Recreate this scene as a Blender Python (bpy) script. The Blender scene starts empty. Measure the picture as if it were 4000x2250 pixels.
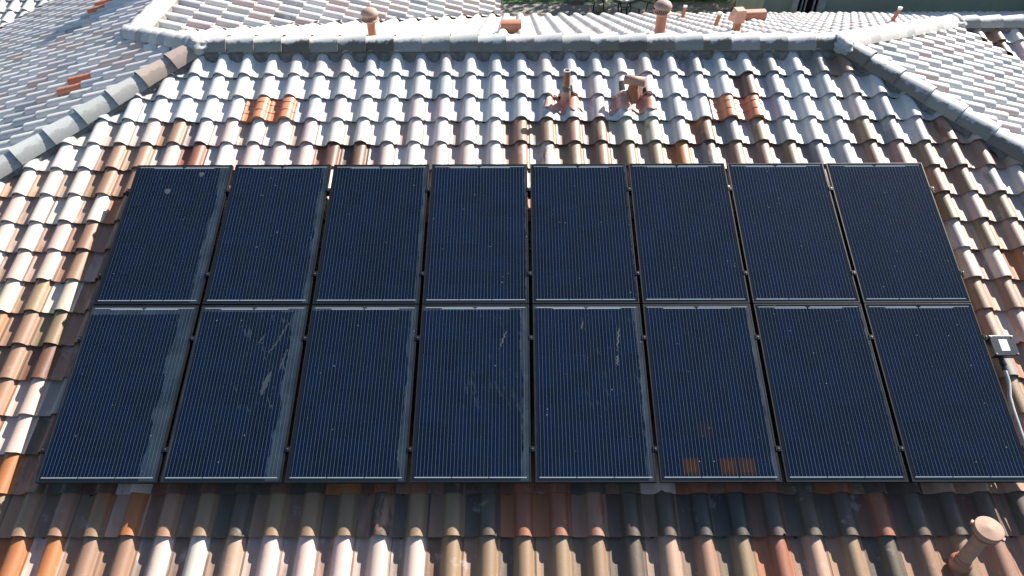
import bpy, bmesh, math, random
import numpy as np
from mathutils import Vector, Matrix
random.seed(7)
sc = bpy.context.scene
COL = sc.collection
PI = math.pi

# ------------------------------------------------------------------ camera
PITCH = math.atan(1/3)                      # 4 in 12 roof
FOC, TH, YAW, ROLL = 2822.842, 1.05597188, .00953488, -.01068336
CAMP = Vector((-.145424, -1.562031, 6.055834))          # in roof plane coordinates (x, up slope, normal)
def rp(x, s, n):                             # roof plane coordinates -> world
    c, q = math.cos(PITCH), math.sin(PITCH)
    return Vector((x, s*c - n*q, s*q + n*c))
def _axes():
    F = Vector((0, math.cos(TH), -math.sin(TH))); U = Vector((0, math.sin(TH), math.cos(TH))); R = Vector((1, 0, 0))
    Z = Matrix.Rotation(YAW, 3, 'Z'); R, U, F = Z@R, Z@U, Z@F
    c, s = math.cos(ROLL), math.sin(ROLL)
    R, U = c*R + s*U, -s*R + c*U
    M = Matrix.Rotation(PITCH, 3, 'X')
    return M@R, M@U, M@F
R_, U_, F_ = _axes()
cam = bpy.data.cameras.new('camera'); camo = bpy.data.objects.new('camera', cam); COL.objects.link(camo)
mm = Matrix((R_, U_, -F_)).transposed().to_4x4(); mm.translation = rp(*CAMP); camo.matrix_world = mm
cam.sensor_width = 36; cam.lens = FOC/4000*36; cam.clip_start = .1; cam.clip_end = 500
sc.camera = camo

# ------------------------------------------------------------------ light
SUN = Vector((.575, .603, .552)).normalized()
w = bpy.data.worlds.new('World'); sc.world = w; w.use_nodes = True
sky = w.node_tree.nodes.new('ShaderNodeTexSky'); sky.sky_type = 'NISHITA'; sky.sun_disc = False
sky.sun_elevation = math.asin(SUN.z); sky.sun_rotation = math.atan2(SUN.x, SUN.y); sky.altitude = 100; sky.ozone_density = 2.0
w.node_tree.links.new(sky.outputs[0], w.node_tree.nodes['Background'].inputs[0])
w.node_tree.nodes['Background'].inputs[1].default_value = .07
sl = bpy.data.lights.new('sun', 'SUN'); sl.energy = 5.0; sl.angle = math.radians(.5); sl.color = (1, .93, .84)
so = bpy.data.objects.new('sun', sl); COL.objects.link(so); so.rotation_euler = SUN.to_track_quat('Z', 'Y').to_euler()
sc.view_settings.view_transform = 'Standard'; sc.view_settings.look = 'None'
sc.view_settings.exposure = 1.25; sc.view_settings.gamma = 1

# ------------------------------------------------------------------ helpers
def setp(o, label=None, cat=None, group=None, kind=None):
    if label: o['label'] = label
    if cat: o['category'] = cat
    if group: o['group'] = group
    if kind: o['kind'] = kind
    return o
def empty(name, loc=(0, 0, 0), rot=None, **k):
    o = bpy.data.objects.new(name, None); COL.objects.link(o); o.location = loc
    if rot is not None: o.rotation_euler = rot
    return setp(o, **k)
def link(name, me, mats, parent=None, **k):
    o = bpy.data.objects.new(name, me); COL.objects.link(o)
    for m in (mats if isinstance(mats, (list, tuple)) else [mats]): me.materials.append(m)
    if parent is not None: o.parent = parent
    return setp(o, **k)
def bmobj(name, bm, mats, parent=None, smooth=False, **k):
    bmesh.ops.recalc_face_normals(bm, faces=bm.faces)
    me = bpy.data.meshes.new(name); bm.to_mesh(me); bm.free()
    if smooth:
        me.polygons.foreach_set('use_smooth', [True]*len(me.polygons)); me.set_sharp_from_angle(angle=math.radians(38))
    return link(name, me, mats, parent, **k)
def box(bm, x0, x1, y0, y1, z0, z1, M=None, bev=0):
    r = bmesh.ops.create_cube(bm, size=1)
    vs = r['verts']
    for v in vs: v.co = Vector((x0+(v.co.x+.5)*(x1-x0), y0+(v.co.y+.5)*(y1-y0), z0+(v.co.z+.5)*(z1-z0)))
    if bev:
        es = list({e for v in vs for e in v.link_edges})
        r = bmesh.ops.bevel(bm, geom=es, offset=bev, segments=2, affect='EDGES', profile=.5)
        vs = list({v for f in r['faces'] for v in f.verts} | {v for v in vs if v.is_valid})
    if M is not None:
        for v in vs: v.co = M@v.co
def tube(bm, pts, radii, n=20, cap=True):
    pts = [Vector(p) for p in pts]; rings = []
    for i, p in enumerate(pts):
        d = (pts[min(i+1, len(pts)-1)] - pts[max(i-1, 0)]).normalized()
        if i == 0: ref = Vector((0, 0, 1)) if abs(d.z) < .9 else Vector((1, 0, 0))
        a = d.cross(ref).normalized(); b = a.cross(d).normalized(); ref = b if abs(d.dot(b)) < .9 else ref
        r = radii[i] if isinstance(radii, (list, tuple)) else radii
        rings.append([bm.verts.new(p + a*r*math.cos(2*PI*k/n) + b*r*math.sin(2*PI*k/n)) for k in range(n)])
    for q, s in zip(rings, rings[1:]):
        for k in range(n): bm.faces.new((q[k], q[(k+1) % n], s[(k+1) % n], s[k]))
    if cap: bm.faces.new(rings[0]); bm.faces.new(rings[-1])
def lathe(bm, prof, c=(0, 0, 0), n=28):
    rings = []
    for r, z in prof:
        rings.append([bm.verts.new((c[0]+max(r, 1e-4)*math.cos(2*PI*k/n), c[1]+max(r, 1e-4)*math.sin(2*PI*k/n), c[2]+z)) for k in range(n)])
    for q, s in zip(rings, rings[1:]):
        for k in range(n): bm.faces.new((q[k], q[(k+1) % n], s[(k+1) % n], s[k]))
    bm.faces.new(rings[0]); bm.faces.new(rings[-1])

# ------------------------------------------------------------------ node helper
class NT:
    def __init__(s, name):
        s.m = bpy.data.materials.new(name); s.m.use_nodes = True; s.t = s.m.node_tree
        s.b = s.t.nodes['Principled BSDF']
    def L(s, v, inp):
        if v is None: return
        if isinstance(v, bpy.types.NodeSocket): s.t.links.new(v, inp)
        else: inp.default_value = v
    def n(s, typ, **k):
        x = s.t.nodes.new(typ)
        for a, b in k.items(): setattr(x, a, b)
        return x
    def math(s, op, a, b=None, c=None):
        x = s.n('ShaderNodeMath', operation=op)
        for i, v in enumerate((a, b, c)): s.L(v, x.inputs[i])
        return x.outputs[0]
    def mix(s, f, a, b, mode='MIX'):
        x = s.n('ShaderNodeMix', data_type='RGBA', blend_type=mode)
        s.L(f, x.inputs[0]); s.L(a, x.inputs[6]); s.L(b, x.inputs[7]); return x.outputs[2]
    def noise(s, vec, scale, detail=3, rough=.55, dist=0):
        x = s.n('ShaderNodeTexNoise'); s.L(vec, x.inputs['Vector'])
        x.inputs['Scale'].default_value = scale; x.inputs['Detail'].default_value = detail
        x.inputs['Roughness'].default_value = rough; x.inputs['Distortion'].default_value = dist
        return x.outputs[0]
    def ramp(s, v, lo, hi, a=0., b=1.):
        x = s.n('ShaderNodeMapRange'); x.interpolation_type = 'SMOOTHSTEP'
        s.L(v, x.inputs[0]); s.L(lo, x.inputs[1]); s.L(hi, x.inputs[2]); s.L(a, x.inputs[3]); s.L(b, x.inputs[4]); return x.outputs[0]
    def obj(s): return s.n('ShaderNodeTexCoord').outputs['Object']
    def mapv(s, v, scale=(1, 1, 1), loc=(0, 0, 0)):
        x = s.n('ShaderNodeMapping'); s.L(v, x.inputs[0]); x.inputs['Scale'].default_value = scale; x.inputs['Location'].default_value = loc
        return x.outputs[0]
    def attr(s, name, typ='GEOMETRY'):
        x = s.n('ShaderNodeAttribute', attribute_name=name); x.attribute_type = typ; return x
    def bump(s, h, d=.002, strength=.5):
        x = s.n('ShaderNodeBump'); x.inputs['Strength'].default_value = strength; x.inputs['Distance'].default_value = d
        s.L(h, x.inputs['Height']); s.L(x.outputs[0], s.b.inputs['Normal'])
    def out(s, col=None, rough=None, metal=None, spec=None):
        s.L(col, s.b.inputs['Base Color']); s.L(rough, s.b.inputs['Roughness']); s.L(metal, s.b.inputs['Metallic'])
        s.L(spec, s.b.inputs['Specular IOR Level']); return s.m

def rgb(c): return (c[0], c[1], c[2], 1)
def plain(name, c, rough=.6, metal=0., var=.25, scale=9, bump=.3, bd=.001, c2=None, spec=.5):
    t = NT(name); v = t.obj(); n1 = t.noise(v, scale, 5, .6); n2 = t.noise(v, scale*22, 2)
    c2 = c2 or tuple(x*(1-var) for x in c)
    col = t.mix(t.ramp(n1, .35, .7), rgb(c), rgb(c2))
    col = t.mix(t.math('MULTIPLY', n2, .22), col, rgb(tuple(x*.5 for x in c)))
    t.bump(n2, bd, bump)
    return t.out(col, rough, metal, spec)

# clay/concrete tile: per tile colours come from vertex attributes, flash patches and grain are noise
def tile_mat():
    t = NT('tile'); pos = t.n('ShaderNodeNewGeometry').outputs['Position']
    a, b = t.attr('tint'), t.attr('flash'); uv = t.attr('tuv').outputs['Vector']
    sep = t.n('ShaderNodeSeparateXYZ'); t.L(uv, sep.inputs[0]); rnd = sep.outputs[2]
    add = t.n('ShaderNodeCombineXYZ'); t.L(t.math('MULTIPLY', rnd, 37.), add.inputs[0]); t.L(t.math('MULTIPLY', rnd, 91.), add.inputs[1])
    v2 = t.n('ShaderNodeVectorMath', operation='ADD'); t.L(t.mapv(uv, (11, 3.2, 0)), v2.inputs[0]); t.L(add.outputs[0], v2.inputs[1])
    n1 = t.noise(v2.outputs[0], 1.0, 4, .62, .3)
    amt = b.outputs['Alpha']
    mask = t.ramp(t.math('ADD', n1, t.math('MULTIPLY', t.math('SUBTRACT', amt, .5), .9)), .47, .60)
    col = t.mix(mask, a.outputs['Color'], b.outputs['Color'])
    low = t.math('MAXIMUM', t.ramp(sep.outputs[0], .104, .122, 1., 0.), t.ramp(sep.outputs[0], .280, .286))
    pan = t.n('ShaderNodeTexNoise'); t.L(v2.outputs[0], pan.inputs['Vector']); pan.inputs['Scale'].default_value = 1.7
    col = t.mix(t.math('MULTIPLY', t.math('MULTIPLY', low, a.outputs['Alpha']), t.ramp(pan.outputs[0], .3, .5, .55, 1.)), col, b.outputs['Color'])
    # run-off stains, efflorescence
    n2 = t.noise(t.mapv(pos, (7, 7, 7)), 1., 6, .7)
    col = t.mix(t.ramp(n2, .55, .74, 0., .2), col, (.17, .13, .10, 1))
    n4 = t.noise(t.mapv(pos, (3.1, 3.1, 3.1), (5, 2, 0)), 1., 5, .72)
    col = t.mix(t.ramp(n4, .60, .70, 0., .35), col, (.50, .48, .46, 1))
    gr = t.noise(pos, 330, 2, .6)
    col = t.mix(t.ramp(gr, .35, .72, 0., .30), col, t.mix(1., col, (.45, .43, .42, 1), 'MULTIPLY'))
    gr2 = t.noise(pos, 620, 1, .5)
    col = t.mix(t.ramp(gr2, .66, .74, 0., .45), col, (.6, .58, .55, 1))
    t.bump(t.math('ADD', gr, t.math('MULTIPLY', t.noise(pos, 60, 3), .6)), .0022, .55)
    return t.out(col, .50, 0., .6)
TILE = tile_mat()
def cap_mat():
    t = NT('ridge_tile'); pos = t.n('ShaderNodeNewGeometry').outputs['Position']
    a, b = t.attr('tint'), t.attr('flash'); uv = t.attr('tuv').outputs['Vector']
    sep = t.n('ShaderNodeSeparateXYZ'); t.L(uv, sep.inputs[0])
    n1 = t.noise(t.mapv(pos, (9, 9, 9)), 1., 5, .68)
    edge = t.math('ABSOLUTE', t.math('SUBTRACT', sep.outputs[0], .5))          # 0 crown, .5 rim
    m = t.math('MULTIPLY', t.ramp(t.math('ADD', edge, t.math('MULTIPLY', t.math('SUBTRACT', n1, .5), .5)), .19, .25), b.outputs['Alpha'])
    col = t.mix(m, a.outputs['Color'], b.outputs['Color'])
    gr = t.noise(pos, 300, 2, .6)
    col = t.mix(t.ramp(gr, .4, .75, 0., .35), col, t.mix(1., col, (.4, .4, .4, 1), 'MULTIPLY'))
    sp = t.noise(pos, 48, 3, .5); col = t.mix(t.ramp(sp, .68, .73), col, (.08, .07, .06, 1))
    t.bump(t.math('ADD', gr, t.noise(pos, 70, 3)), .003, .6)
    return t.out(col, .7, 0., .35)
CAP = cap_mat()
MORTAR = plain('mortar', (.24, .22, .20), .9, 0, .45, 14, .8, .006)
TERRA = plain('terracotta_paint', (.50, .205, .125), .55, 0, .22, 12, .35, .001, c2=(.42, .16, .09))
TERRAD = plain('weathered_orange_paint', (.42, .17, .075), .6, 0, .3, 16, .3, .001, c2=(.30, .11, .06))
PINKP = plain('faded_pink_paint', (.52, .30, .22), .6, 0, .2, 20, .3, .001, c2=(.46, .22, .15))
PALEP = plain('chalky_top_paint', (.46, .30, .24), .7, 0, .3, 22, .3, .001, c2=(.36, .23, .18))
WHITEP = plain('white_pvc', (.75, .75, .73), .45)
GREYM = plain('grey_sealant', (.20, .20, .19), .7, 0, .7, 60, .8, .004)
BLACKM = plain('black_anodised_metal', (.022, .024, .028), .34, .35, .3, 30, .1, .0005)
FRAMEM = plain('panel_frame_metal', (.022, .025, .028), .42, .45, .3, 12, .1, .0005)
STEEL = plain('galvanised_steel', (.45, .45, .45), .35, .9)
DARKV = plain('dark_hole', (.015, .012, .01), .9)
CONDUIT = plain('grey_conduit', (.50, .50, .49), .45)

# ------------------------------------------------------------------ tile surfaces
PER, EXPO = .301, .3536
PROF = [(0, .017), (.010, .0155), (.016, .010), (.036, .004), (.062, 0), (.088, .001), (.106, .006), (.119, .015), (.126, .028), (.134, .045),
        (.147, .062), (.163, .073), (.181, .079), (.200, .081), (.219, .079), (.237, .073), (.253, .062), (.266, .045), (.273, .028), (.279, .020), (.286, .0172), (.3015, .018)]
PROFL = [PROF[i] for i in (0, 2, 4, 6, 8, 9, 11, 13, 15, 16, 18, 21)]
def prof_z(u):
    u = u % PER
    for (a, x), (b, y) in zip(PROF, PROF[1:]):
        if a <= u <= b: return x + (y-x)*(u-a)/(b-a)
    return .017
VS = [0, .12, .24, .385]
PAL = dict(w=(.62, .61, .585), g=(.44, .455, .455), p=(.58, .485, .45), o=(.38, .15, .05), b=(.15, .075, .048), r=(.27, .105, .062),
           t=(.25, .185, .115), d=(.052, .050, .050), k=(.095, .078, .058), q=(.42, .30, .235), y=(.55, .55, .44), n=(.29, .18, .125), s=(.25, .255, .25))
FL = dict(q='nqtpo', w='wwgp', g='gwgs', p='wpwg', o='orbtp', b='bnkrp', r='rnbo', t='tnpyk', d='dsk', k='kbds', y='ywt', n='nptob', s='sgk')
class Slope:
    """tiles on a plane: O origin, A to the right when looking up slope, B up slope, N normal"""
    def __init__(s, O, A, B): s.O, s.A, s.B = Vector(O), Vector(A).normalized(), Vector(B).normalized(); s.N = s.A.cross(s.B).normalized()
    def P(s, a, b, n): return s.O + s.A*a + s.B*b + s.N*n
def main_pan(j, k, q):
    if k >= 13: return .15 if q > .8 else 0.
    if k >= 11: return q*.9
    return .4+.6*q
def tile_mesh(sl, jr, kr, pa, pb, colf, prof=PROF, seed=1, pieces=None, skip=None, keep=None, panf=None, name='roof_slope', parent=None, **kw):
    rng = np.random.default_rng(seed)
    pz = np.array(prof); nu = len(prof); nv = len(VS)
    V, F, T, FLs, UV, SM = [], [], [], [], [], []
    Ov, Av, Bv, Nv = (np.array(x) for x in (sl.O, sl.A, sl.B, sl.N)); base = 0
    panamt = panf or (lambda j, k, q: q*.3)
    for k in range(*kr):
        for j in range(*jr):
            a0 = pa + j*PER - .2; b0 = pb + k*EXPO
            if keep and not keep(a0+.15, b0+.18): continue
            if skip and skip(j, k): continue
            r = rng.random(8)
            ja, jb, jn, tw = (r[0]-.5)*.004, (r[1]-.5)*.008, (r[2]-.5)*.003, (r[3]-.5)*.010
            u = pz[:, 0]; z = pz[:, 1]*(1+(r[4]-.5)*.05)
            c1, c2, amt = colf(j, k, rng)
            loc = []; chip = np.convolve(rng.normal(size=nu+2), [.3, .4, .3], 'valid')*.0032*(1 if seed == 11 else 0)
            if seed == 11 and rng.random() < .05: q_ = int(rng.integers(3, nu-3)); chip[q_:q_+2] += .016
            for v in VS:
                bb = b0 + v + (jb if v == 0 else 0); hh = .0 + jn - .035*v/EXPO + .002
                loc.append(np.stack([a0+u+ja+tw*v, np.full(nu, bb)+(chip if v == 0 else 0), z+hh], 1))
            f0 = loc[0].copy(); f0[:, 1] += .001
            f1 = loc[0].copy(); f1[:, 2] -= .019; f1[:, 1] += .003
            ufl = loc[0].copy(); ufl[:, 2] -= .019; ufl[:, 1] += .11; ufl[:, 2] -= .0
            pts = np.concatenate(loc+[loc[0], f1, f1, ufl])
            W = Ov + pts[:, :1]*Av + pts[:, 1:2]*Bv + pts[:, 2:]*Nv
            V.append(W); n = len(W)
            for q in range(nv-1):
                for i in range(nu-1): F.append((base+q*nu+i, base+q*nu+i+1, base+(q+1)*nu+i+1, base+(q+1)*nu+i)); SM.append(True)
            o = base+nv*nu
            for i in range(nu-1): F.append((o+nu+i, o+nu+i+1, o+i+1, o+i)); SM.append(False)
            o += 2*nu
            for i in range(nu-1): F.append((o+nu+i, o+nu+i+1, o+i+1, o+i)); SM.append(False)
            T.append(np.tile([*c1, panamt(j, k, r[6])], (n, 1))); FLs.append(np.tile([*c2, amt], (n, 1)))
            uvv = np.zeros((n, 3)); uvv[:, 0] = np.tile(u, nv+4); uvv[:, 1] = pts[:, 1]-b0; uvv[:, 2] = r[5]; UV.append(uvv)
            base += n
    return finish_mesh(name, V, F, T, FLs, UV, SM, pieces, TILE, parent, **kw)
def finish_mesh(name, V, F, T, FLs, UV, SM, pieces, mat, parent, **kw):
    V = np.concatenate(V); me = bpy.data.meshes.new(name); me.from_pydata(V.tolist(), [], F)
    for nm, arr in (('tint', T), ('flash', FLs)):
        at = me.attributes.new(nm, 'FLOAT_COLOR', 'POINT'); at.data.foreach_set('color', np.concatenate(arr).astype(np.float32).ravel())
    at = me.attributes.new('tuv', 'FLOAT_VECTOR', 'POINT'); at.data.foreach_set('vector', np.concatenate(UV).astype(np.float32).ravel())
    me.polygons.foreach_set('use_smooth', SM)
    if pieces:
        out = bmesh.new()
        for planes in pieces:
            bm = bmesh.new(); bm.from_mesh(me)
            for co, no in planes:           # keep the side the normal points to
                g = bm.verts[:]+bm.edges[:]+bm.faces[:]
                bmesh.ops.bisect_plane(bm, geom=g, plane_co=co, plane_no=no, clear_inner=True)
            m2 = bpy.data.meshes.new('tmp'); bm.to_mesh(m2); bm.free(); out.from_mesh(m2); bpy.data.meshes.remove(m2)
        out.to_mesh(me); out.free()
    return link(name, me, mat, parent, **kw)

def pick(s, rng): return s[int(rng.integers(len(s)))]
def var(c, rng, a=.10):
    g = 1+(rng.random()-.5)*2*a; return tuple(max(.02, x*g*(1+(rng.random()-.5)*.06)) for x in c)
def cc(ch, rng):
    amt = rng.random()**1.5*.85 if ch not in 'wg' else rng.random()*.6
    return var(PAL[ch], rng), var(PAL[pick(FL[ch], rng)], rng), amt
def pale(weights):
    def f(j, k, rng): return cc(pick(weights, rng), rng)
    return f

# main slope: colours read off row by row (row number: first column, letters)
ROWS = {
 15: (-13, 'wwwwwwpgpgpwggpggwpggggsgsnsgn'),
 14: (-15, 'wwwwwwwwwwwwgwwgggpwppgwbdwgpwgswg'),
 13: (-16, 'wwwwwwwwwwwwpppwggwpwgpwgwgwwpgwgspg'),
 12: (-17, 'wwwpnwpwwpwwwwwwwntntyygkstgwgtggnpqgn'),
 11: (-19, 'pwwwnnnbwpppbbpwppwnttnttrsnntsgtstnbsnqtn'),
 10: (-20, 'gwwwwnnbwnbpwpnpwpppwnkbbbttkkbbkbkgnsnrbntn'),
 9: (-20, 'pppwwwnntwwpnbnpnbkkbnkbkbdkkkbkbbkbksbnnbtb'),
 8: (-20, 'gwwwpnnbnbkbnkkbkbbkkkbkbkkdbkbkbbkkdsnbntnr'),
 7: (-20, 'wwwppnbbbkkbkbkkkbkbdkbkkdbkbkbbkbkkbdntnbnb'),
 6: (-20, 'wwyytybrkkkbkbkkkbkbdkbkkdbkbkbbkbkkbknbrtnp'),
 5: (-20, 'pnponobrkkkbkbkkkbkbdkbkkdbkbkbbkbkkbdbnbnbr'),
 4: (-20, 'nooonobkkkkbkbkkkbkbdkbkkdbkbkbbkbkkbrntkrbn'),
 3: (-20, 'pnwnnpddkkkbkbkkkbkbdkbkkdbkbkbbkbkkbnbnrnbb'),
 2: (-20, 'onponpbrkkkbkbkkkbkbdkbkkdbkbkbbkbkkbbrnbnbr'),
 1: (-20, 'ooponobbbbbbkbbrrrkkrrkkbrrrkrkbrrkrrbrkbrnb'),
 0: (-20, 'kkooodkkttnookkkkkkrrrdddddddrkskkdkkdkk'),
 -1: (-20, 'nooooooonnpwqppppptttttkqntrqtkntnqkdrknb'),
 -2: (-20, 'nooopnoonpnppttyrtktrntkkrrsnnokdskkdkkb'),
}
ROWS[0] = (-20, 'kknkkttnoontktttkttkrrrkkddkkkrkkkkdkkdkk')
def main_col(j, k, rng):
    if k in ROWS:
        c0, st = ROWS[k]; i = j-c0
        ch = st[i] if 0 <= i < len(st) else ('w' if j < 0 else 'g')
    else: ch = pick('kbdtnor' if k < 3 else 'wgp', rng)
    if ch == 'd' and k > 11: ch = 's'
    if 1 <= k <= 11 and j >= 12: ch = pick('qqttnsqpsngq', rng)
    c1, c2, amt = cc(ch, rng)
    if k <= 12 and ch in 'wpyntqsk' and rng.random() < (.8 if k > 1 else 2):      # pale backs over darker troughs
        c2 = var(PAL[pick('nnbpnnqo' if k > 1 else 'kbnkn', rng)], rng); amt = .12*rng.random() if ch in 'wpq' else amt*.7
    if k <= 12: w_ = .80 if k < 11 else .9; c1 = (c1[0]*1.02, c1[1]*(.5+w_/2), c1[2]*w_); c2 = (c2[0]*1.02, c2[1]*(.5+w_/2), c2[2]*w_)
    return c1, c2, amt

cP, sP = math.cos(PITCH), math.sin(PITCH)
Yr, H = 5.19, 1.4916                         # main ridge
xW0, xE0 = -3.98, 3.80                       # ends of main ridge
kL, kR = 1.76, 3.35                          # short hips running back
xWr, yWr, zWr = xW0-kL, Yr+kL, H-kL/3        # west wing ridge, runs back
xRr, yRr, zRr = xE0+kR, Yr+kR, H-kR/3        # east wing ridge, runs right
yN = 12.25; xEe = -.46
house = empty('house', (0, 5, -2.8), label='single storey house with hipped roof of weathered barrel tiles under the solar panels', cat='house')
HP = (0, -5, 2.8)
def hp(o): o.location = HP; return o         # children use world coordinates
def V3(x, y, z=0): return Vector((x, y, z))

# south slope
S = Slope(rp(0, 0, -.226), (1, 0, 0), rp(0, 1, 0))
hipL = (V3(xW0, Yr), V3(1, -1)); hipR = (V3(xE0, Yr), V3(-1, -1))
def sk(j, k):
    return False
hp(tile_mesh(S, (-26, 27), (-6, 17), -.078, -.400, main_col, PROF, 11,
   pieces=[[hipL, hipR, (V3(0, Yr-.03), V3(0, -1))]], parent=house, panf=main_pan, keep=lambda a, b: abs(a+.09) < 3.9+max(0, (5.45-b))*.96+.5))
# west face
Wf = Slope((xW0, 0, H), (0, -1, 0), (1, 0, 1/3))
wp = 'wwpwpwwpwwg'
hp(tile_mesh(Wf, (-58, 16), (-34, 2), .04, -.12, pale(wp), PROF, 12,
   pieces=[[(V3(xW0, Yr), V3(-1, 1)), (V3(0, Yr), V3(0, 1)), (V3(xW0, Yr), V3(-1, -1)), (V3(0, yWr), V3(0, -1))],
           [(V3(xWr, yWr), V3(-1, 0)), (V3(0, yWr), V3(0, 1)), (V3(0, 22.1), V3(1, -1))],
           [(V3(xW0, Yr), V3(-1, 1)), (V3(0, Yr), V3(0, -1)), (V3(-11.5, 0), V3(1, 0))]], parent=house,
   keep=lambda a, b: -16.5 < a < 7 and b > -8))
# north slope
TN = .340
Nf = Slope((0, Yr, H), (-1, 0, 0), (0, -1, TN))
hp(tile_mesh(Nf, (-48, 24), (-21, 1), .03, -.05, pale('wwpwwwpww'), PROF, 13,
   pieces=[[(V3(0, Yr+.02), V3(0, 1)), (V3(0, yWr), V3(0, -1)), (V3(xW0, Yr), V3(1, 1)), (V3(xE0, Yr), V3(-1, 1))],
           [(V3(0, yWr), V3(0, 1)), (V3(0, yRr), V3(0, -1)), (V3(xWr, yWr), V3(1, -1)), (V3(xE0, Yr), V3(-1, 1))],
           [(V3(0, yRr), V3(0, 1)), (V3(0, yN), V3(0, -1)), (V3(xWr, yWr), V3(1, -1))]], parent=house,
   keep=lambda a, b: -14.3 < a < 6.5))
# east face
Ef = Slope((xE0, 0, H), (0, 1, 0), (-1, 0, 1/3))
hp(tile_mesh(Ef, (-14, 32), (-28, 1), .1, -.05, pale('wwpwpgwwp'), PROF, 14,
   pieces=[[(V3(xE0, Yr), V3(1, 1)), (V3(xE0, Yr), V3(1, -1)), (V3(xRr, yRr), V3(-1, -1)), (V3(12.5, 0), V3(-1, 0))]], parent=house))
# south slope of the east wing
S2 = Slope((0, yRr, zRr), (1, 0, 0), (0, 1, 1/3))
hp(tile_mesh(S2, (22, 50), (-12, 1), .02, -.06, pale('pnpwbnpt'), PROF, 15,
   pieces=[[(V3(xRr, yRr), V3(1, 1)), (V3(0, yRr), V3(0, -1))]], parent=house))
# east slope of the west wing
E2 = Slope((xWr, 0, zWr), (0, 1, 0), (-1, 0, 1/3))
hp(tile_mesh(E2, (22, 52), (-17, 1), .05, -.12, pale('wwppgww'), PROF, 16,
   pieces=[[(V3(xWr+.02, 0), V3(1, 0)), (V3(xEe, 0), V3(-1, 0)), (V3(xWr, yWr), V3(-1, 1)), (V3(0, 15), V3(0, -1))]], parent=house))
# south slope of the far west wing
zV = H+(22.1*-1 - xW0)/3
S3 = Slope((0, 0, zV), (1, 0, 0), (0, 1, 1/3))
hp(tile_mesh(S3, (-60, -28), (25, 48), .04, .1, pale('wwwwgwy'), PROF, 17,
   pieces=[[(V3(0, 22.1), V3(-1, 1)), (V3(-17, 0), V3(1, 0)), (V3(0, 16.2), V3(0, -1))]], parent=house))

# underlay below the tiles, so that no gap opens into the sky
def deck():
    bm = bmesh.new()
    def z_s(x, y): return H-(Yr-y)/3-.03
    pts = {}
    def poly(ps): bm.faces.new([bm.verts.new(p) for p in ps])
    d = .035
    def f(zf, ps): poly([(x, y, zf(x, y)-d) for x, y in ps])
    f(lambda x, y: H-(Yr-y)/3, [(xW0, Yr), (xE0, Yr), (xE0+6.9, Yr-6.9), (xW0-6.9, Yr-6.9)])
    f(lambda x, y: H-(xW0-x)/3, [(xW0, Yr), (xW0-6.9, Yr-6.9), (-11.4, Yr-6.9), (-11.4, 10.7), (xWr, 16.36), (xWr, yWr)])
    f(lambda x, y: H-(y-Yr)*TN, [(xW0, Yr), (xWr, yWr), (xWr+5.29, yN), (14, yN), (14, yRr), (xRr, yRr), (xE0, Yr)])
    f(lambda x, y: H-(x-xE0)/3, [(xE0, Yr), (xRr, yRr), (12, yRr-4.85), (12, Yr-6.9), (xE0+6.9, Yr-6.9)])
    f(lambda x, y: zRr-(yRr-y)/3, [(xRr, yRr), (14, yRr), (14, 4), (11.7, 4)])
    f(lambda x, y: zWr-(x-xWr)/3, [(xWr, yWr), (xWr, 15), (xEe, 15), (xEe, yWr+5.28)])
    f(lambda x, y: zV+y/3, [(-5.9, 16.2), (-17, 16.2), (-17, 5.1)])
    return bmobj('roof_deck', bm, DARKV, house)
hp(deck())
STUCCO = plain('beige_stucco', (.42, .37, .29), .9, 0, .15, 5, .5, .003)
bm = bmesh.new()
box(bm, -10.2, 10.4, -1.2, 11.5, -2.8, -1.15); box(bm, -5.8, -.9, 11.5, 14.6, -2.8, -1.2)
hp(bmobj('wall', bm, STUCCO, house))
FASC = plain('painted_wood', (.36, .33, .26), .6)
bm = bmesh.new()
box(bm, xEe-.05, xEe-.01, yN, 15, -1.05, -.90); box(bm, xEe-.05, 14, yN-.10, yN-.06, -1.08, -.925)
hp(bmobj('fascia', bm, FASC, house))

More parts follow.
